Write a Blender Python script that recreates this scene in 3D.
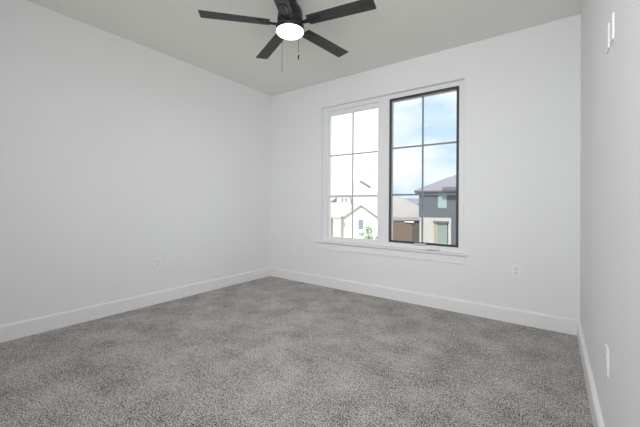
import bpy, math, random
from mathutils import Vector, Matrix

for o in list(bpy.data.objects):
    bpy.data.objects.remove(o)
SC = bpy.context.scene
COL = SC.collection

# ------------------------------------------------------------ camera
YAW, PITCH, ROLL = 0.630, 0.0068, 0.0082
EYE = Vector((3.481, -3.501, 1.098))
cam_data = bpy.data.cameras.new('camera')
cam = bpy.data.objects.new('camera', cam_data)
COL.objects.link(cam)
cam_data.sensor_width = 36.0
cam_data.lens = 36.0 * 319.94 / 640
cam_data.shift_y = -11.87 / 640
cam_data.clip_start = 0.02
cam_data.clip_end = 600
fw = Vector((-math.sin(YAW), math.cos(YAW), 0))
rt = Vector((math.cos(YAW), math.sin(YAW), 0))
up = Vector((0, 0, 1))
f2 = fw * math.cos(PITCH) + up * math.sin(PITCH)
u2 = up * math.cos(PITCH) - fw * math.sin(PITCH)
r3 = rt * math.cos(ROLL) + u2 * math.sin(ROLL)
u3 = u2 * math.cos(ROLL) - rt * math.sin(ROLL)
M3 = Matrix((r3, u3, -f2)).transposed()
cam.matrix_world = Matrix.Translation(EYE) @ M3.to_4x4()
SC.camera = cam

# ------------------------------------------------------------ world: pale sky with clouds
world = bpy.data.worlds.new('sky')
SC.world = world
world.use_nodes = True
nt = world.node_tree
nt.nodes.clear()
w_out = nt.nodes.new('ShaderNodeOutputWorld')
w_bg = nt.nodes.new('ShaderNodeBackground')
w_tc = nt.nodes.new('ShaderNodeTexCoord')
w_map = nt.nodes.new('ShaderNodeMapping')
w_map.inputs['Scale'].default_value = (1.0, 1.0, 1.9)
w_map.inputs['Location'].default_value = (2.35, 1.0, 0.4)
w_n = nt.nodes.new('ShaderNodeTexNoise')
w_n.inputs['Scale'].default_value = 3.6
w_n.inputs['Detail'].default_value = 6
w_n.inputs['Roughness'].default_value = 0.52
w_r = nt.nodes.new('ShaderNodeValToRGB')
w_r.color_ramp.elements[0].position = 0.36
w_r.color_ramp.elements[0].color = (0.90, 1.18, 1.50, 1)
w_r.color_ramp.elements[1].position = 0.54
w_r.color_ramp.elements[1].color = (1.55, 1.56, 1.66, 1)
nt.links.new(w_tc.outputs['Generated'], w_map.inputs['Vector'])
nt.links.new(w_map.outputs['Vector'], w_n.inputs['Vector'])
nt.links.new(w_n.outputs['Fac'], w_r.inputs['Fac'])
nt.links.new(w_r.outputs['Color'], w_bg.inputs['Color'])
w_bg.inputs['Strength'].default_value = 1.0
nt.links.new(w_bg.outputs['Background'], w_out.inputs['Surface'])

# ------------------------------------------------------------ sun and fill lights
sun = bpy.data.lights.new('sun', 'SUN')
sun.energy = 5.0
sun.angle = 0.01
sun.color = (1, 0.96, 0.9)
sun_o = bpy.data.objects.new('sun', sun)
COL.objects.link(sun_o)
sun_o.rotation_euler = Vector((0.22, -0.75, 0.62)).to_track_quat('Z', 'Y').to_euler()


def area(name, loc, aim, sx, sy, power, color=(1, 1, 1)):
    l = bpy.data.lights.new(name, 'AREA')
    l.shape = 'RECTANGLE'
    l.size, l.size_y = sx, sy
    l.energy = power
    l.color = color
    o = bpy.data.objects.new(name, l)
    COL.objects.link(o)
    o.location = loc
    o.rotation_euler = (Vector(loc) - Vector(aim)).to_track_quat('Z', 'Y').to_euler()
    return o


c_ = (0.977, 0.987, 1.0)  # unseen area lights below, added and balanced to fill the room
area('rear_fill', (3.0, -3.9, 1.75), (3.0, 0, 1.3), 1.2, 1.4, 15.8, c_).data.spread = 2.0
area('corner_fill', (3.3, -3.85, 1.6), (0.0, -1.5, 1.3), 0.6, 0.6, 11.5, c_)
area('aimed_fill', (3.2, -3.8, 1.4), (0.2, -0.4, 1.2), 1.0, 1.0, 8.0, c_).data.spread = 1.6
area('soft_fill', (2.0, -2.9, 1.2), (1.6, -1.2, 2.74), 1.4, 0.8, 2.4, c_)

vs = SC.view_settings
vs.view_transform = 'Standard'
vs.look = 'None'
vs.gamma = 1
vs.use_curve_mapping = False
vs.exposure = 0.04
SC.cycles.max_bounces = 12
SC.cycles.diffuse_bounces = 9
SC.cycles.transparent_max_bounces = 16


# ------------------------------------------------------------ materials
def mat(name, color, rough=0.6, metal=0.0, noise=None, bump=None, spec=0.5):
    """noise=(scale, amount, detail) varies the base colour; bump=(scale, strength, distance)"""
    m = bpy.data.materials.new(name)
    m.use_nodes = True
    t = m.node_tree
    b = t.nodes['Principled BSDF']
    b.inputs['Base Color'].default_value = (*color, 1)
    b.inputs['Roughness'].default_value = rough
    b.inputs['Metallic'].default_value = metal
    b.inputs['Specular IOR Level'].default_value = spec
    tc = t.nodes.new('ShaderNodeTexCoord')
    if noise:
        n = t.nodes.new('ShaderNodeTexNoise')
        n.inputs['Scale'].default_value = noise[0]
        n.inputs['Detail'].default_value = noise[2] if len(noise) > 2 else 3
        r = t.nodes.new('ShaderNodeValToRGB')
        a = noise[1]
        r.color_ramp.elements[0].position = 0.3
        r.color_ramp.elements[1].position = 0.7
        r.color_ramp.elements[0].color = (*[c * (1 - a) for c in color], 1)
        r.color_ramp.elements[1].color = (*[min(1, c * (1 + a)) for c in color], 1)
        t.links.new(tc.outputs['Object'], n.inputs['Vector'])
        t.links.new(n.outputs['Fac'], r.inputs['Fac'])
        t.links.new(r.outputs['Color'], b.inputs['Base Color'])
    if bump:
        n = t.nodes.new('ShaderNodeTexNoise')
        n.inputs['Scale'].default_value = bump[0]
        n.inputs['Detail'].default_value = 2
        bp = t.nodes.new('ShaderNodeBump')
        bp.inputs['Strength'].default_value = bump[1]
        bp.inputs['Distance'].default_value = bump[2]
        t.links.new(tc.outputs['Object'], n.inputs['Vector'])
        t.links.new(n.outputs['Fac'], bp.inputs['Height'])
        t.links.new(bp.outputs['Normal'], b.inputs['Normal'])
    return m


def board_mat(name, c1, c2, period, axis='Z'):
    """boards or courses running across one axis"""
    m = mat(name, c1, 0.7)
    t = m.node_tree
    b = t.nodes['Principled BSDF']
    tc = t.nodes.new('ShaderNodeTexCoord')
    wv = t.nodes.new('ShaderNodeTexWave')
    wv.wave_profile = 'SAW'
    wv.bands_direction = axis
    wv.inputs['Scale'].default_value = 1.0 / period * 0.31416 / 2
    wv.inputs['Distortion'].default_value = 0.0
    n = t.nodes.new('ShaderNodeTexNoise')
    n.inputs['Scale'].default_value = 1.6
    n.inputs['Detail'].default_value = 4
    mx = t.nodes.new('ShaderNodeMixRGB')
    mx.inputs['Color1'].default_value = (*c1, 1)
    mx.inputs['Color2'].default_value = (*c2, 1)
    r = t.nodes.new('ShaderNodeValToRGB')
    r.color_ramp.elements[0].position = 0.82
    r.color_ramp.elements[1].position = 0.95
    ad = t.nodes.new('ShaderNodeMath')
    ad.operation = 'MAXIMUM'
    t.links.new(tc.outputs['Object'], wv.inputs['Vector'])
    t.links.new(tc.outputs['Object'], n.inputs['Vector'])
    t.links.new(wv.outputs['Fac'], r.inputs['Fac'])
    ml = t.nodes.new('ShaderNodeMath')
    ml.operation = 'MULTIPLY'
    ml.inputs[1].default_value = 0.7
    t.links.new(n.outputs['Fac'], ml.inputs[0])
    t.links.new(r.outputs['Color'], ad.inputs[0])
    t.links.new(ml.outputs[0], ad.inputs[1])
    t.links.new(ad.outputs[0], mx.inputs['Fac'])
    t.links.new(mx.outputs['Color'], b.inputs['Base Color'])
    return m


WALL = mat('wall_paint', (0.80, 0.805, 0.812), 0.75, bump=(95, 0.12, 0.004), spec=0.25)
CEIL = mat('ceiling_paint', (0.80, 0.79, 0.755), 0.85, bump=(80, 0.12, 0.004), spec=0.2)
TRIM = mat('white_trim_paint', (0.83, 0.83, 0.845), 0.4)
VINYL = mat('white_vinyl', (0.80, 0.80, 0.815), 0.45)
BLACKFRAME = mat('dark_screen_frame', (0.050, 0.050, 0.052), 0.5)
GREYBAR = mat('grey_muntin', (0.50, 0.53, 0.55), 0.5)
HARD = mat('satin_hardware', (0.62, 0.63, 0.65), 0.35, metal=0.3)
PLATE = mat('white_plastic', (0.84, 0.84, 0.86), 0.35)
SLOT = mat('grey_slot', (0.24, 0.24, 0.25), 0.6)
SOCKET = mat('socket_face', (0.76, 0.76, 0.79), 0.4)
FANBLK = mat('black_fan_metal', (0.011, 0.012, 0.016), 0.38, spec=0.5)
BLADE = mat('black_fan_blade', (0.031, 0.030, 0.031), 0.5, noise=(14, 0.15, 4))
CHAIN = mat('chain_metal', (0.045, 0.045, 0.045), 0.8, spec=0.1)

globe_m = bpy.data.materials.new('lit_globe')
globe_m.use_nodes = True
gb = globe_m.node_tree.nodes['Principled BSDF']
gb.inputs['Base Color'].default_value = (0.9, 0.9, 0.9, 1)
gb.inputs['Roughness'].default_value = 0.3
gb.inputs['Emission Color'].default_value = (1, 0.99, 0.96, 1)
gb.inputs['Emission Strength'].default_value = 2.6

glass = bpy.data.materials.new('window_glass')
glass.use_nodes = True
t = glass.node_tree
t.nodes.clear()
o_ = t.nodes.new('ShaderNodeOutputMaterial')
mx = t.nodes.new('ShaderNodeMixShader')
fr = t.nodes.new('ShaderNodeFresnel')
fr.inputs['IOR'].default_value = 1.15
tr = t.nodes.new('ShaderNodeBsdfTransparent')
gl = t.nodes.new('ShaderNodeBsdfGlossy')
gl.inputs['Roughness'].default_value = 0.02
tr.inputs['Color'].default_value = (0.97, 0.985, 0.98, 1)
t.links.new(fr.outputs[0], mx.inputs[0])
t.links.new(tr.outputs[0], mx.inputs[1])
t.links.new(gl.outputs[0], mx.inputs[2])
t.links.new(mx.outputs[0], o_.inputs['Surface'])

# fine insect mesh: too fine to resolve, so mostly see-through with a grey weave
mesh_m = bpy.data.materials.new('insect_mesh')
mesh_m.use_nodes = True
t = mesh_m.node_tree
t.nodes.clear()
o_ = t.nodes.new('ShaderNodeOutputMaterial')
mx = t.nodes.new('ShaderNodeMixShader')
mx.inputs[0].default_value = 0.17
tr = t.nodes.new('ShaderNodeBsdfTransparent')
df = t.nodes.new('ShaderNodeBsdfDiffuse')
df.inputs['Color'].default_value = (0.10, 0.10, 0.11, 1)
t.links.new(tr.outputs[0], mx.inputs[1])
t.links.new(df.outputs[0], mx.inputs[2])
t.links.new(mx.outputs[0], o_.inputs['Surface'])


# carpet: twisted cut pile, grey-brown, speckled, with broad brushed patches
def carpet_material():
    m = bpy.data.materials.new('carpet')
    m.use_nodes = True
    t = m.node_tree
    b = t.nodes['Principled BSDF']
    b.inputs['Roughness'].default_value = 1.0
    b.inputs['Specular IOR Level'].default_value = 0.08
    b.inputs['Sheen Weight'].default_value = 0.1
    tc = t.nodes.new('ShaderNodeTexCoord')

    def noise(scale, detail, rough=0.6):
        n = t.nodes.new('ShaderNodeTexNoise')
        n.inputs['Scale'].default_value = scale
        n.inputs['Detail'].default_value = detail
        n.inputs['Roughness'].default_value = rough
        t.links.new(tc.outputs['Object'], n.inputs['Vector'])
        return n

    def mathn(op, a, bb):
        n = t.nodes.new('ShaderNodeMath')
        n.operation = op
        for i, v in enumerate((a, bb)):
            if isinstance(v, (int, float)):
                n.inputs[i].default_value = v
            else:
                t.links.new(v, n.inputs[i])
        return n.outputs[0]
    fine = noise(125, 2, 0.85)
    mid = noise(34, 3, 0.7)
    patch = noise(3.6, 5, 0.68)
    ramp = t.nodes.new('ShaderNodeValToRGB')
    ramp.color_ramp.elements[0].position = 0.42
    ramp.color_ramp.elements[0].color = (0.040, 0.036, 0.033, 1)
    ramp.color_ramp.elements[1].position = 0.58
    ramp.color_ramp.elements[1].color = (0.78, 0.735, 0.70, 1)
    s = mathn('ADD', mathn('MULTIPLY', fine.outputs['Fac'], 0.705), mathn('MULTIPLY', mid.outputs['Fac'], 0.14))
    s = mathn('ADD', s, mathn('MULTIPLY', patch.outputs['Fac'], 0.155))
    t.links.new(s, ramp.inputs['Fac'])
    t.links.new(ramp.outputs['Color'], b.inputs['Base Color'])
    bp = t.nodes.new('ShaderNodeBump')
    bp.inputs['Strength'].default_value = 0.8
    bp.inputs['Distance'].default_value = 0.012
    t.links.new(fine.outputs['Fac'], bp.inputs['Height'])
    t.links.new(bp.outputs['Normal'], b.inputs['Normal'])
    return m


CARPET = carpet_material()
STUCCO = mat('white_stucco', (0.82, 0.81, 0.79), 0.9, noise=(3, 0.04, 3))
SHINGLE_L = board_mat('light_beige_shingles', (0.45, 0.425, 0.40), (0.38, 0.36, 0.34), 0.25)
SHINGLE_G = board_mat('grey_shingles', (0.30, 0.29, 0.33), (0.26, 0.25, 0.285), 0.25)
SHINGLE_B = board_mat('blue_grey_shingles', (0.27, 0.30, 0.35), (0.23, 0.26, 0.31), 0.3)
DARKWALL = board_mat('dark_grey_siding', (0.125, 0.135, 0.16), (0.105, 0.115, 0.135), 0.2)
DARKTRIM = mat('dark_fascia', (0.12, 0.12, 0.13), 0.6)
TAUPE = mat('taupe_fascia', (0.50, 0.46, 0.44), 0.7)
CREAM = mat('cream_render', (0.50, 0.485, 0.465), 0.9, noise=(4, 0.06, 3))
STONE = mat('cream_stone', (0.62, 0.58, 0.48), 0.9, noise=(6, 0.3, 3))
WOOD = board_mat('brown_boards', (0.20, 0.135, 0.11), (0.12, 0.08, 0.065), 0.15, 'X')
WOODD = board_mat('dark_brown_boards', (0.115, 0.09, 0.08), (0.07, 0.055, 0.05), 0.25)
OUTGLASS = mat('pale_teal_house_glass', (0.32, 0.43, 0.45), 0.15)
DARKGLASS = mat('grey_house_glass', (0.22, 0.27, 0.32), 0.15)
GREENGLASS = mat('green_tinted_house_glass', (0.27, 0.335, 0.30), 0.15)
TAN = mat('tan_jamb', (0.40, 0.345, 0.24), 0.7)
LEAF = mat('leaf_green', (0.13, 0.24, 0.07), 0.7, noise=(5, 0.4, 2))
BARK = mat('bark', (0.16, 0.12, 0.09), 0.9, noise=(20, 0.3, 2))
GRASS = mat('lawn', (0.30, 0.32, 0.20), 1.0, noise=(0.6, 0.25, 5))
PAVE = mat('pale_concrete', (0.55, 0.54, 0.52), 0.9, noise=(1.5, 0.08, 4))


# ------------------------------------------------------------ mesh builder
class MB:
    def __init__(self):
        self.v, self.f, self.s = [], [], []

    def add(self, verts, faces, smooth=False, M=None):
        n = len(self.v)
        for p in verts:
            p = Vector(p)
            self.v.append(M @ p if M else p)
        for q in faces:
            self.f.append([i + n for i in q])
            self.s.append(smooth)
        return self

    def box(self, a, b, M=None):
        (x0, y0, z0), (x1, y1, z1) = a, b
        x0, x1 = min(x0, x1), max(x0, x1)
        y0, y1 = min(y0, y1), max(y0, y1)
        z0, z1 = min(z0, z1), max(z0, z1)
        V = [(x0, y0, z0), (x1, y0, z0), (x1, y1, z0), (x0, y1, z0), (x0, y0, z1), (x1, y0, z1), (x1, y1, z1), (x0, y1, z1)]
        F = [(0, 3, 2, 1), (4, 5, 6, 7), (0, 1, 5, 4), (1, 2, 6, 5), (2, 3, 7, 6), (3, 0, 4, 7)]
        return self.add(V, F, False, M)

    def prism(self, pts, off, M=None):
        """polygon pts (3d) extruded by the vector off"""
        n = len(pts)
        V = [Vector(p) for p in pts] + [Vector(p) + Vector(off) for p in pts]
        F = [list(range(n))[::-1], list(range(n, 2 * n))]
        for i in range(n):
            j = (i + 1) % n
            F.append((i, j, n + j, n + i))
        return self.add(V, F, False, M)

    def lathe(self, prof, seg=40, M=None, smooth=True):
        """prof = [(r, z)]; closed with end discs when r > 0"""
        V, F = [], []
        for r, z in prof:
            for k in range(seg):
                a = 2 * math.pi * k / seg
                V.append((r * math.cos(a), r * math.sin(a), z))
        for i in range(len(prof) - 1):
            for k in range(seg):
                l = (k + 1) % seg
                F.append((i * seg + k, i * seg + l, (i + 1) * seg + l, (i + 1) * seg + k))
        F.append(list(range(seg))[::-1])
        F.append([(len(prof) - 1) * seg + k for k in range(seg)])
        return self.add(V, F, smooth, M)

    def tube(self, pts, r, seg=8):
        pts = [Vector(p) for p in pts]
        V, F = [], []
        for i, p in enumerate(pts):
            d = (pts[min(i + 1, len(pts) - 1)] - pts[max(i - 1, 0)]).normalized()
            a = d.orthogonal().normalized()
            b = d.cross(a)
            rr = r[i] if isinstance(r, (list, tuple)) else r
            for k in range(seg):
                t_ = 2 * math.pi * k / seg
                V.append(p + a * rr * math.cos(t_) + b * rr * math.sin(t_))
        for i in range(len(pts) - 1):
            for k in range(seg):
                l = (k + 1) % seg
                F.append((i * seg + k, i * seg + l, (i + 1) * seg + l, (i + 1) * seg + k))
        F.append(list(range(seg))[::-1])
        F.append([(len(pts) - 1) * seg + k for k in range(seg)])
        return self.add(V, F, True)

    def build(self, name, m, parent=None, bevel=0.0, bseg=2):
        me = bpy.data.meshes.new(name)
        me.from_pydata([tuple(p) for p in self.v], [], self.f)
        me.update()
        import bmesh
        bm = bmesh.new()
        bm.from_mesh(me)
        bmesh.ops.recalc_face_normals(bm, faces=bm.faces)
        bm.to_mesh(me)
        bm.free()
        for p, s in zip(me.polygons, self.s):
            p.use_smooth = s
        me.materials.append(m)
        o = bpy.data.objects.new(name, me)
        COL.objects.link(o)
        if parent:
            o.parent = parent
        if bevel:
            md = o.modifiers.new('bevel', 'BEVEL')
            md.width = bevel
            md.segments = bseg
            md.limit_method = 'ANGLE'
            md.angle_limit = math.radians(40)
        return o


def tag(o, label=None, cat=None, group=None, kind=None):
    if label:
        o['label'] = label
    if cat:
        o['category'] = cat
    if group:
        o['group'] = group
    if kind:
        o['kind'] = kind
    return o


def struct(o, label):
    o['kind'] = 'structure'
    o['label'] = label
    o['category'] = o.name.split('_')[0].split('.')[0]
    return o


def empty(name, loc=(0, 0, 0), rz=0, rot=None):
    o = bpy.data.objects.new(name, None)
    o.empty_display_size = 0.1
    COL.objects.link(o)
    o.location = loc
    o.rotation_euler = rot if rot else (0, 0, rz)
    return o


# ------------------------------------------------------------ room shell
W, H, D = 3.667, 2.74, 4.05
TH = 0.16
# window opening
OX0, OX1, OZ0, OZ1 = 0.942, 2.742, 0.578, 2.397

struct(MB().box((-TH, -D - TH, -0.25), (W + TH, TH, 0.0)).build('floor', CARPET), 'grey-brown speckled cut-pile carpet floor')
struct(MB().box((-TH, -D - TH, H), (W + TH, TH, H + 0.2)).build('ceiling', CEIL), 'plain off-white ceiling above the fan')
struct(MB().box((-TH, -D, 0), (0, 0, H)).build('wall_left', WALL), 'plain pale grey-white left wall')
struct(MB().box((W, -D, 0), (W + TH, 0, H)).build('wall_right', WALL), 'plain pale wall at the right edge of the photo')
struct(MB().box((-TH, -D - TH, 0), (W + TH, -D, H)).build('wall_rear', WALL), 'pale wall behind the camera')
wb = MB()
# back wall as one ring with the opening cut out
xs = [-TH, OX0, OX1, W + TH]
zs = [0, OZ0, OZ1, H]
V, F, idx = [], [], {}


def vid(x, y, z):
    k = (x, y, z)
    if k not in idx:
        idx[k] = len(V)
        V.append(k)
    return idx[k]


for i in range(3):
    for j in range(3):
        if i == 1 and j == 1:
            continue
        for y in (0, TH):
            F.append([vid(xs[i], y, zs[j]), vid(xs[i + 1], y, zs[j]), vid(xs[i + 1], y, zs[j + 1]), vid(xs[i], y, zs[j + 1])])
for (x0, z0), (x1, z1) in [((OX0, OZ0), (OX1, OZ0)), ((OX1, OZ0), (OX1, OZ1)), ((OX1, OZ1), (OX0, OZ1)), ((OX0, OZ1), (OX0, OZ0)),
                           ]:
    F.append([vid(x0, 0, z0), vid(x1, 0, z1), vid(x1, TH, z1), vid(x0, TH, z0)])
for i in range(3):
    for z in (0, H):
        F.append([vid(xs[i], 0, z), vid(xs[i + 1], 0, z), vid(xs[i + 1], TH, z), vid(xs[i], TH, z)])
for j in range(3):
    for x in (xs[0], xs[3]):
        F.append([vid(x, 0, zs[j]), vid(x, 0, zs[j + 1]), vid(x, TH, zs[j + 1]), vid(x, TH, zs[j])])
wb.add(V, F)
struct(wb.build('wall_back', WALL, bevel=0.006), 'pale wall holding the double window')

BH, BT = 0.128, 0.022


def baseboard(name, axis, a, b, wall, sgn, label):
    """profile with an eased top edge, extruded along the wall"""
    pr = [(0, 0), (BT, 0), (BT, BH - 0.010), (BT - 0.004, BH - 0.003), (BT - 0.009, BH), (0, BH)]
    m = MB()
    if axis == 'x':
        m.prism([(a, wall + sgn * p, z) for p, z in pr], (b - a, 0, 0))
    else:
        m.prism([(wall + sgn * p, a, z) for p, z in pr], (0, b - a, 0))
    return struct(m.build(name, TRIM), label)


baseboard('baseboard_back', 'x', 0, W, 0, -1, 'white baseboard under the window')
baseboard('baseboard_left', 'y', -D, -BT, 0, 1, 'white baseboard along the left wall')
baseboard('baseboard_right', 'y', -D, -BT, W, -1, 'white baseboard along the right wall')
baseboard('baseboard_rear', 'x', BT, W - BT, -D, 1, 'white baseboard behind the camera')

# ------------------------------------------------------------ window
FY = 0.05       # room face of the frame
GY = 0.092      # glass


def ring(m, x0, x1, z0, z1, wl, wr, wb_, wt, y0, y1):
    m.box((x0, y0, z0), (x0 + wl, y1, z1))
    m.box((x1 - wr, y0, z0), (x1, y1, z1))
    m.box((x0 + wl, y0, z0), (x1 - wr, y1, z0 + wb_))
    m.box((x0 + wl, y0, z1 - wt), (x1 - wr, y1, z1))
    return m


def window(name, x0, x1, fl, fr_, gx0, gx1, gz0, gz1, label):
    z0, z1 = 0.600, OZ1
    root = struct(empty(name, (x0, 0, z0)), label)

    def b(m, n, mt, bevel=0.0, parent=root):
        for k, p in enumerate(m.v):
            m.v[k] = p - Vector((x0, 0, z0)) if parent is root else p - Vector((x0, 0, z0))
        return m.build(n, mt, parent, bevel)
    b(ring(MB(), x0, x1, z0, z1, fl, fr_, 0.052, 0.050, FY, TH - 0.01), 'window_frame', VINYL, 0.003)
    sx0, sx1, sz0, sz1 = x0 + fl, x1 - fr_, z0 + 0.052, z1 - 0.050
    b(ring(MB(), sx0, sx1, sz0, sz1, gx0 - sx0, sx1 - gx1, gz0 - sz0, sz1 - gz1, GY - 0.014, GY + 0.030), 'window_sash', VINYL, 0.002)
    b(MB().box((gx0 - 0.004, GY, gz0 - 0.004), (gx1 + 0.004, GY + 0.005, gz1 + 0.004)), 'pane', glass)
    g = MB()
    cx = (gx0 + gx1) / 2
    hz = (gz1 - gz0) / 3
    w = 0.0098
    g.box((cx - w, GY - 0.006, gz0), (cx + w, GY - 0.0005, gz1))
    for k in (1, 2):
        z = gz0 + hz * k
        g.box((gx0, GY - 0.006, z - w), (cx - w, GY - 0.0005, z + w))
        g.box((cx + w, GY - 0.006, z - w), (gx1, GY - 0.0005, z + w))
    b(g, 'muntin_grid', GREYBAR)
    return root, b


r1, b1 = window('window_1', OX0, 1.830, 0.068, 0.075, 1.026, 1.742, 0.658, 2.292,
                'white-framed six-light left half of the double window')
r2, b2 = window('window_2', 1.830, OX1, 0.075, 0.060, 1.928, 2.655, 0.658, 2.318,
                'right half of the double window with a black screen frame')
sx0, sx1, sz0, sz1 = 1.905, 2.682, 0.654, 2.347
scr = b2(ring(MB(), sx0, sx1, sz0, sz1, 0.024, 0.024, 0.024, 0.024, FY - 0.004, FY + 0.010), 'screen_frame', BLACKFRAME, 0.0015)
tag(scr, 'black insect screen frame')
b2(MB().box((sx0 + 0.02, FY + 0.003, sz0 + 0.02), (sx1 - 0.02, FY + 0.0045, sz1 - 0.02)), 'screen_mesh', mesh_m)
# casement operator at the bottom and its folding crank
c = MB()
c.box((2.215, FY - 0.010, 0.640), (2.345, FY + 0.006, 0.668))
b2(c, 'screen_latch', HARD, 0.003)
c = MB()
c.box((2.350, FY - 0.022, 0.607), (2.500, FY + 0.001, 0.640))
c.box((2.372, FY - 0.034, 0.612), (2.480, FY - 0.020, 0.624))
c.lathe([(0.011, 0), (0.013, 0.006), (0.011, 0.014)], 16, Matrix.Translation((2.372, FY - 0.028, 0.618)) @ Matrix.Rotation(math.pi / 2, 4, 'X'))
b2(c, 'crank_handle', VINYL, 0.003)
# sash lock lever on the centre post
c = MB()
c.box((1.858, FY - 0.008, 0.745), (1.884, FY + 0.001, 0.835))
c.prism([(1.865, FY - 0.008, 0.80), (1.877, FY - 0.008, 0.80), (1.880, FY - 0.024, 0.745), (1.862, FY - 0.024, 0.745)], (0, -0.007, 0.004))
b2(c, 'lock_lever', PLATE, 0.002)

st = MB().box((0.858, -0.040, 0.584), (2.786, 0.0, 0.600))
st.box((OX0 + 0.001, -0.002, 0.5785), (OX1 - 0.001, TH - 0.005, 0.5995))
struct(st.build('trim_1', TRIM, bevel=0.003), 'white window stool ledge under the panes')
struct(MB().box((0.912, -0.015, 0.496), (2.766, 0.0, 0.571)).build('trim_2', TRIM, bevel=0.002), 'white apron board under the window stool')


# ------------------------------------------------------------ wall plates
def rrect(w, h, r, n=4):
    pts = []
    for cx, cz, a0 in ((w / 2 - r, h / 2 - r, 0), (-w / 2 + r, h / 2 - r, 90), (-w / 2 + r, -h / 2 + r, 180), (w / 2 - r, -h / 2 + r, 270)):
        for k in range(n + 1):
            a = math.radians(a0 + 90 * k / n)
            pts.append((cx + r * math.cos(a), cz + r * math.sin(a)))
    return pts


def plate(name, loc, rz, label, group, blank=False, h=0.117, t=0.0065):
    """local frame: x along the wall, -y out of the wall"""
    root = tag(empty(name, loc, rz), label, 'wall plate' if blank else 'outlet', group)
    m = MB().prism([(x, 0, z) for x, z in rrect(0.073, h, 0.006)], (0, -t, 0))
    m.build('cover_plate', PLATE, root, 0.002)
    if blank:
        sc = (0.036, -0.036)
    else:
        for s in (1, -1):
            f = MB().prism([(x, -0.0065, z + s * 0.0195) for x, z in rrect(0.033, 0.028, 0.009)], (0, -0.0025, 0))
            fo = f.build('receptacle', SOCKET, root)
            q = MB()
            q.box((-0.0075, -0.0094, s * 0.0195 - 0.001), (-0.0052, -0.0088, s * 0.0195 + 0.0075))
            q.box((0.0052, -0.0094, s * 0.0195 - 0.0005), (0.0072, -0.0088, s * 0.0195 + 0.0065))
            q.box((-0.002, -0.0094, s * 0.0195 - 0.009), (0.002, -0.0088, s * 0.0195 - 0.005))
            q.build('slots', SLOT, fo)
        sc = (0,)
    for z in sc:
        MB().lathe([(0.0032, 0), (0.0026, 0.0014)], 12, Matrix.Translation((0, -t, z)) @ Matrix.Rotation(math.pi / 2, 4, 'X')).build('screw', SOCKET, root)
    return root


G = 'white duplex outlets'
plate('wall_outlet', (0, -1.722, 0.430), math.pi / 2, 'white duplex outlet low on the left wall', G)
plate('wall_outlet', (0.445, 0, 0.452), 0, 'white duplex outlet between the left corner and the window', G)
plate('wall_outlet', (3.205, 0, 0.488), 0, 'white duplex outlet on window wall, between window and right corner', G)
plate('wall_outlet', (W, -1.710, 0.455), -math.pi / 2, 'white duplex outlet low on the right wall near the photo edge', G)
plate('blank_plate', (W, -1.715, 1.799), -math.pi / 2, 'thin white plate high on the right wall, nearer the window of the two', None, True, 0.103, 0.006)
plate('blank_plate', (W, -1.832, 1.786), -math.pi / 2, 'brighter white plate high on the right wall, nearer the camera of the two', None, True, 0.103, 0.006)

# ------------------------------------------------------------ ceiling fan
area('fan_lamp', (1.748, -1.557, 2.40), (1.748, -1.557, 0), 0.2, 0.2, 3.9, (1.0, 0.985, 0.96))
FX, FYY = 1.748, -1.557
fan = tag(empty('ceiling_fan', (FX, FYY, H)), 'black five-blade ceiling fan with a lit white globe', 'ceiling fan')
MB().lathe([(0.052, 0), (0.052, -0.012), (0.048, -0.020)], 40).build('canopy', FANBLK, fan)
MB().lathe([(0.034, -0.014), (0.050, -0.022), (0.070, -0.036), (0.086, -0.056), (0.095, -0.080), (0.100, -0.110), (0.104, -0.150),
            (0.104, -0.170), (0.094, -0.176), (0.094, -0.186)], 48).build('motor_housing', FANBLK, fan)
lk = MB().lathe([(0.098, -0.184), (0.101, -0.190), (0.112, -0.196), (0.114, -0.204), (0.114, -0.236), (0.110, -0.240)], 48).build('light_housing', FANBLK, fan)
prof = [(0.109, -0.238), (0.112, -0.244)]
for k in range(1, 10):
    a = math.radians(90 * k / 10)
    prof.append((0.112 * math.cos(a), -0.244 - 0.040 * math.sin(a)))
MB().lathe(prof, 48).build('globe', globe_m, fan)
BZ = 2.553 - H
R0, R1 = 0.165, 0.700
for k in range(5):
    a = 3.343 + math.pi + k * 2 * math.pi / 5
    pitch = -0.13
    M = Matrix.Rotation(a, 4, 'Z') @ Matrix.Translation((0, 0, BZ)) @ Matrix.Rotation(pitch, 4, 'X')
    out = []
    hw0, hw1 = 0.053, 0.0615
    out = [(R0, -hw0), (R1 - 0.006, -hw1), (R1, -hw1 + 0.006), (R1, hw1 - 0.006), (R1 - 0.006, hw1), (R0, hw0)]
    bl = MB().prism([(x, y, -0.003) for x, y in out], (0, 0, 0.006), M).build('blade', BLADE, fan, 0.001)
    arm = MB()
    # blade iron: forked arm under the blade
    arm.prism([(0.085, -0.014, -0.010), (0.150, -0.020, -0.010), (0.175, -0.034, -0.010), (0.262, -0.030, -0.010), (0.270, -0.020, -0.010),
               (0.270, 0.020, -0.010), (0.262, 0.030, -0.010), (0.175, 0.034, -0.010), (0.150, 0.020, -0.010), (0.085, 0.014, -0.010)], (0, 0, 0.006), M)
    arm.prism([(0.085, -0.007, -0.018), (0.240, -0.005, -0.014), (0.240, 0.005, -0.014), (0.085, 0.007, -0.018)], (0, 0, 0.006), M)
    ao = arm.build('blade_arm', FANBLK, fan, 0.001)
    for sx, sy in ((0.195, -0.02), (0.195, 0.02), (0.248, 0)):
        MB().lathe([(0.004, -0.0125), (0.0045, -0.010)], 10, M @ Matrix.Translation((sx, sy, 0))).build('screw', FANBLK, ao)
    


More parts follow.
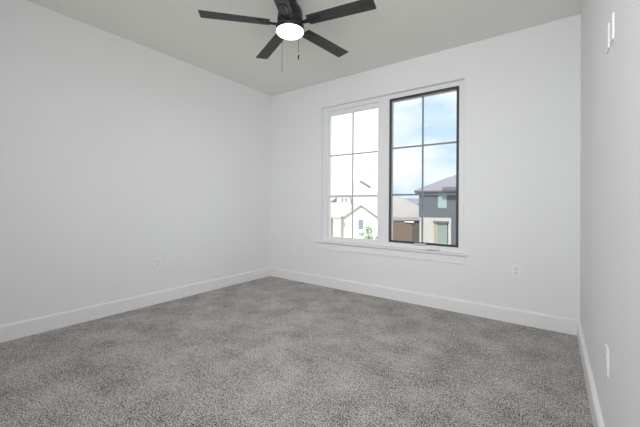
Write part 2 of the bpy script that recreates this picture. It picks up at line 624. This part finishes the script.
def chain(dx, dy, ztop, zbot, fob):
    m = MB()
    m.tube([(dx * 0.82, dy * 0.82, ztop + 0.004), (dx, dy, ztop), (dx, dy, ztop - 0.01), (dx, dy, zbot)], 0.0016, 6)
    z = ztop - 0.012
    while z > zbot:
        m.lathe([(0.0008, -0.0026), (0.0025, -0.001), (0.0025, 0.001), (0.0008, 0.0026)], 6, Matrix.Translation((dx, dy, z)))
        z -= 0.0085
    c_ = m.build('pull_chain', CHAIN, fan)
    if fob:
        MB().lathe([(0.002, 0.010), (0.005, 0.004), (0.0065, -0.012), (0.0055, -0.036), (0.002, -0.042)], 12,
                   Matrix.Translation((dx, dy, zbot))).build('chain_fob', FANBLK, c_)
    else:
        MB().lathe([(0.001, 0.004), (0.0035, 0.001), (0.0035, -0.008), (0.001, -0.011)], 10,
                   Matrix.Translation((dx, dy, zbot))).build('chain_fob', CHAIN, c_)


rl = Vector((0.809, 0.588, 0))     # across the view
tc_ = Vector((0.62, -0.785, 0))    # towards the bed side
p = rl * 0.074 + tc_ * 0.100
chain(p.x, p.y, -0.206, -0.475, True)
p = -rl * 0.070 - tc_ * 0.098
chain(p.x, p.y, -0.206, -0.525, False)

# ------------------------------------------------------------ outside, ground about one storey below
GZ = -3.0


def site(X, dep):
    """a spot on the street side: X metres to the right, dep metres out"""
    q = Vector((EYE.x, EYE.y, 0)) + Vector((math.cos(0.63), math.sin(0.63), 0)) * X + Vector((-math.sin(0.63), math.cos(0.63), 0)) * dep
    return q


gr = MB().box((-140, 2.0, GZ - 0.3), (140, 220, GZ)).build('ground', GRASS)
struct(gr, 'lawn ground outside the window')
q = site(4, 24)
rd = MB().box((-40, -3, 0.0), (40, 3, 0.04)).build('street', PAVE)
rd.location = (q.x, q.y, GZ)
rd.rotation_euler = (0, 0, 0.63)
tag(rd, 'pale concrete street in front of the houses', 'street', kind='structure')


def hip(m, x0, x1, y0, y1, ze, rx0, rx1, ry, zr, th=0.18):
    V = [(x0, y0, ze), (x1, y0, ze), (x1, y1, ze), (x0, y1, ze), (rx0, ry, zr), (rx1, ry, zr),
         (x0, y0, ze - th), (x1, y0, ze - th), (x1, y1, ze - th), (x0, y1, ze - th)]
    F = [(0, 1, 5, 4), (1, 2, 5), (2, 3, 4, 5), (3, 0, 4), (0, 6, 7, 1), (1, 7, 8, 2), (2, 8, 9, 3), (3, 9, 6, 0), (6, 9, 8, 7)]
    return m.add(V, F)


def house_window(parent, x0, x1, z0, z1, y, gm, fm=STUCCO, fwid=0.07, bars=0, dep=0.05):
    m = MB()
    m.box((x0, y - dep, z0), (x0 + fwid, y, z1)).box((x1 - fwid, y - dep, z0), (x1, y, z1))
    m.box((x0 + fwid, y - dep, z0), (x1 - fwid, y, z0 + fwid)).box((x0 + fwid, y - dep, z1 - fwid), (x1 - fwid, y, z1))
    for k in range(bars):
        xm = x0 + (x1 - x0) * (k + 1) / (bars + 1)
        m.box((xm - fwid / 2, y - dep, z0 + fwid), (xm + fwid / 2, y, z1 - fwid))
    f = m.build('window', fm, parent)
    MB().box((x0 + fwid, y - dep * 0.4, z0 + fwid), (x1 - fwid, y + 0.01, z1 - fwid)).build('pane', gm, f)
    return f


def house(name, X, dep, label, rz=0.63):
    q = site(X, dep)
    return tag(empty(name, (q.x, q.y, GZ), rz), label, 'house')


# white house; local y = depth - 31, x = X - 3.92, z = Z + 3
wh = house('house', 3.92, 31.0, 'white house with a front gable seen through the left panes')
m = MB().box((-9.8, 3.6, 0), (8.6, 14, 2.62))
m.prism([(-2.05, 0, 0), (2.05, 0, 0), (2.05, 0, 2.55), (0, 0, 3.98), (-2.05, 0, 2.55)], (0, 6.0, 0))
m.build('wall', STUCCO, wh)
m = MB()
hip(m, -11.6, 9.4, 3.1, 15.2, 2.75, 0.6, 1.3, 9.15, 7.15)
m.build('main_roof', SHINGLE_L, wh)
m = MB()
for s in (-1, 1):
    m.prism([(0, -0.25, 4.02), (s * 2.45, -0.25, 2.31), (s * 2.45, -0.25, 2.42), (0, -0.25, 4.13)], (0, 8.0, 0))
m.build('gable_roof', SHINGLE_L, wh)
m = MB()
for s in (-1, 1):
    m.prism([(0, -0.32, 3.99), (s * 2.5, -0.32, 2.245), (s * 2.5, -0.32, 2.345), (0, -0.32, 4.09)], (0, 0.07, 0))
m.build('rake_trim', TAUPE, wh)
house_window(wh, -0.27, 0.36, 1.58, 2.68, 0.0, DARKGLASS)
house_window(wh, -0.27, 0.36, 0.95, 1.45, 0.0, OUTGLASS)
# dormer on the main roof
dm = MB()
dm.box((-3.3, 4.6, 3.55), (-0.55, 8.6, 4.92)).build('dormer', STUCCO, wh)
MB().box((-3.5, 4.4, 4.92), (-0.4, 8.9, 5.02)).build('dormer_roof', SHINGLE_L, wh)
house_window(wh, -1.65, -0.80, 4.22, 4.83, 4.6, DARKGLASS, STUCCO, 0.08, 1)
MB().prism([(-2.9, 4.54, 4.25), (-2.05, 4.54, 4.25), (-2.05, 4.54, 4.85)], (0, 0.05, 0)).build('gable_vent', DARKTRIM, wh)  # dark triangle standing in for the dormer's shaded side
# chimney
m = MB().box((2.55, 9.6, 5.6), (3.35, 10.4, 7.95)).build('chimney', STUCCO, wh)
MB().box((2.66, 9.65, 7.95), (2.88, 10.3, 8.25)).build('flue', TAUPE, m)
MB().box((3.0, 9.65, 7.95), (3.22, 10.3, 8.35)).build('flue', TAUPE, m)
# dark slanted bar near the top of the roof
MB().prism([(1.05, 8.70, 6.83), (2.10, 7.60, 6.03), (2.10, 7.60, 6.22), (1.05, 8.70, 7.02)], (0.10, 0.10, 0.02)).build('roof_bar', DARKTRIM, wh)
# porch column and its little roof
col_ = MB()
for k in range(10):
    d_ = 0.02 if k % 2 else 0.0
    col_.box((-2.65 - d_, -1.1 - d_, 0.28 * k), (-1.98 + d_, -0.45 + d_, 0.28 * k + 0.275))
col_.build('stone_column', STONE, wh)
MB().prism([(-2.85, -1.25, 3.06), (-1.80, -1.25, 3.06), (-2.05, -1.25, 2.80), (-2.55, -1.25, 2.80)], (0, 0.95, 0)).build('column_cap', TAUPE, wh)
MB().prism([(-4.4, -1.2, 2.50), (-2.6, -1.2, 2.80), (-2.6, -1.2, 2.92), (-4.4, -1.2, 2.62)], (0, 4.6, 0)).build('porch_roof', TAUPE, wh)

# dark house; local x = X - 7.73, y = depth - 25
dh = house('house', 7.73, 25.0, 'dark grey two-storey house seen through the right panes', 0.30)
MB().box((0, 0, 0), (7.6, 7.0, 5.19)).build('wall', DARKWALL, dh)
m = MB()
hip(m, -0.35, 5.9, -0.4, 5.5, 5.20, 2.30, 2.75, 2.4, 6.42, 0.15)
m.build('roof', SHINGLE_G, dh)
m = MB()
hip(m, -0.05, 12.4, 0.6, 9.0, 5.16, 5.9, 7.6, 4.7, 8.15, 0.15)
m.build('rear_roof', SHINGLE_G, dh)
MB().box((-0.35, -0.45, 5.04), (1.8, -0.37, 5.17)).build('gutter', DARKTRIM, dh)
MB().prism([(1.7, -0.8, 5.2), (6.0, -0.8, 5.2), (6.0, -0.24, 5.45), (1.7, -0.24, 5.45)], (0, 0.04, -0.13)).build('porch_eave', DARKTRIM, dh)
MB().box((2.92, -0.08, 3.2), (3.02, 0, 5.12)).build('downspout', STUCCO, dh)
house_window(dh, 1.39, 2.02, 3.85, 5.02, 0.0, OUTGLASS, OUTGLASS, 0.03)
m = MB()
m.box((-0.04, -0.24, 0), (1.11, 0, 3.11)).box((2.12, -0.24, 0), (2.33, 0, 3.11)).box((1.11, -0.24, 2.84), (2.12, 0, 3.11))
m.box((1.11, -0.24, 0), (2.12, 0, 1.15))
m.build('white_wall', CREAM, dh, 0.02)
MB().box((1.06, -0.31, 2.74), (2.17, -0.22, 2.85)).build('lintel', DARKTRIM, dh)
MB().box((1.11, -0.19, 1.15), (1.33, 0, 2.75)).build('jamb', TAN, dh)
house_window(dh, 1.33, 2.04, 1.15, 2.75, 0.0, GREENGLASS, OUTGLASS, 0.05, 0, 0.12)

# brown timber outbuilding left of it; local x = X - 5.5
sh = tag(empty('garden_shed', (*site(4.88, 21.4)[:2], GZ), 0.40), 'brown boarded shed between the white and dark houses', 'shed')
MB().box((0, 0, 0), (1.27, 1.4, 3.02)).build('front_boards', WOOD, sh)
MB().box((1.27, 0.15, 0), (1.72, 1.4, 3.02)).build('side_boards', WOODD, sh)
MB().prism([(-0.07, -0.10, 3.02), (1.80, -0.10, 3.06), (1.80, -0.10, 3.14), (-0.07, -0.10, 3.08)], (0, 1.55, 0)).build('roof', SHINGLE_G, sh)
MB().box((0.75, -0.15, 2.92), (1.35, -0.10, 2.995)).build('gutter', STUCCO, sh)

# far house beyond, only its roofs show
fh = house('house', 18.5, 75.0, 'distant blue-grey roofed house beyond the light roof')
MB().box((0, 0, 0), (9, 8, 4.3)).build('wall', DARKWALL, fh)
m = MB()
hip(m, -0.6, 9.4, -0.6, 8.6, 4.25, 1.0, 6.5, 4.0, 5.65)
m.build('roof', SHINGLE_B, fh)


# young trees in the front yard
def tree(name, X, dep, h, cr, n, seed, label):
    rnd = random.Random(seed)
    q = site(X, dep)
    root = tag(empty(name, (q.x, q.y, GZ)), label, 'tree', 'young trees in front of the white house')
    MB().tube([(0, 0, 0), (0.03, 0, h * 0.45), (-0.02, 0.02, h * 0.9)], [0.05, 0.035, 0.012], 8).build('trunk', BARK, root)
    m = MB()
    for k in range(n):
        th = rnd.uniform(0, 2 * math.pi)
        z = h * rnd.uniform(0.40, 1.0)
        rr = cr * math.sqrt(rnd.random()) * (1.15 - abs(z / h - 0.62) * 1.9)
        c0 = Vector((rr * math.cos(th), rr * math.sin(th), z))
        s = rnd.uniform(0.035, 0.075)
        a = Vector((rnd.uniform(-1, 1), rnd.uniform(-1, 1), rnd.uniform(-.6, .9))).normalized()
        b = a.orthogonal().normalized()
        m.add([c0 - a * s, c0 + b * s * 0.5, c0 + a * s, c0 - b * s * 0.5], [(0, 1, 2, 3)])
    m.build('foliage', LEAF, root)


tree('young_tree', 4.45, 29.3, 2.05, 0.55, 620, 3, 'green young tree beside the white house window')
tree('young_tree', 5.35, 29.0, 1.25, 0.40, 300, 5, 'small low green tree at the right edge of the left panes')
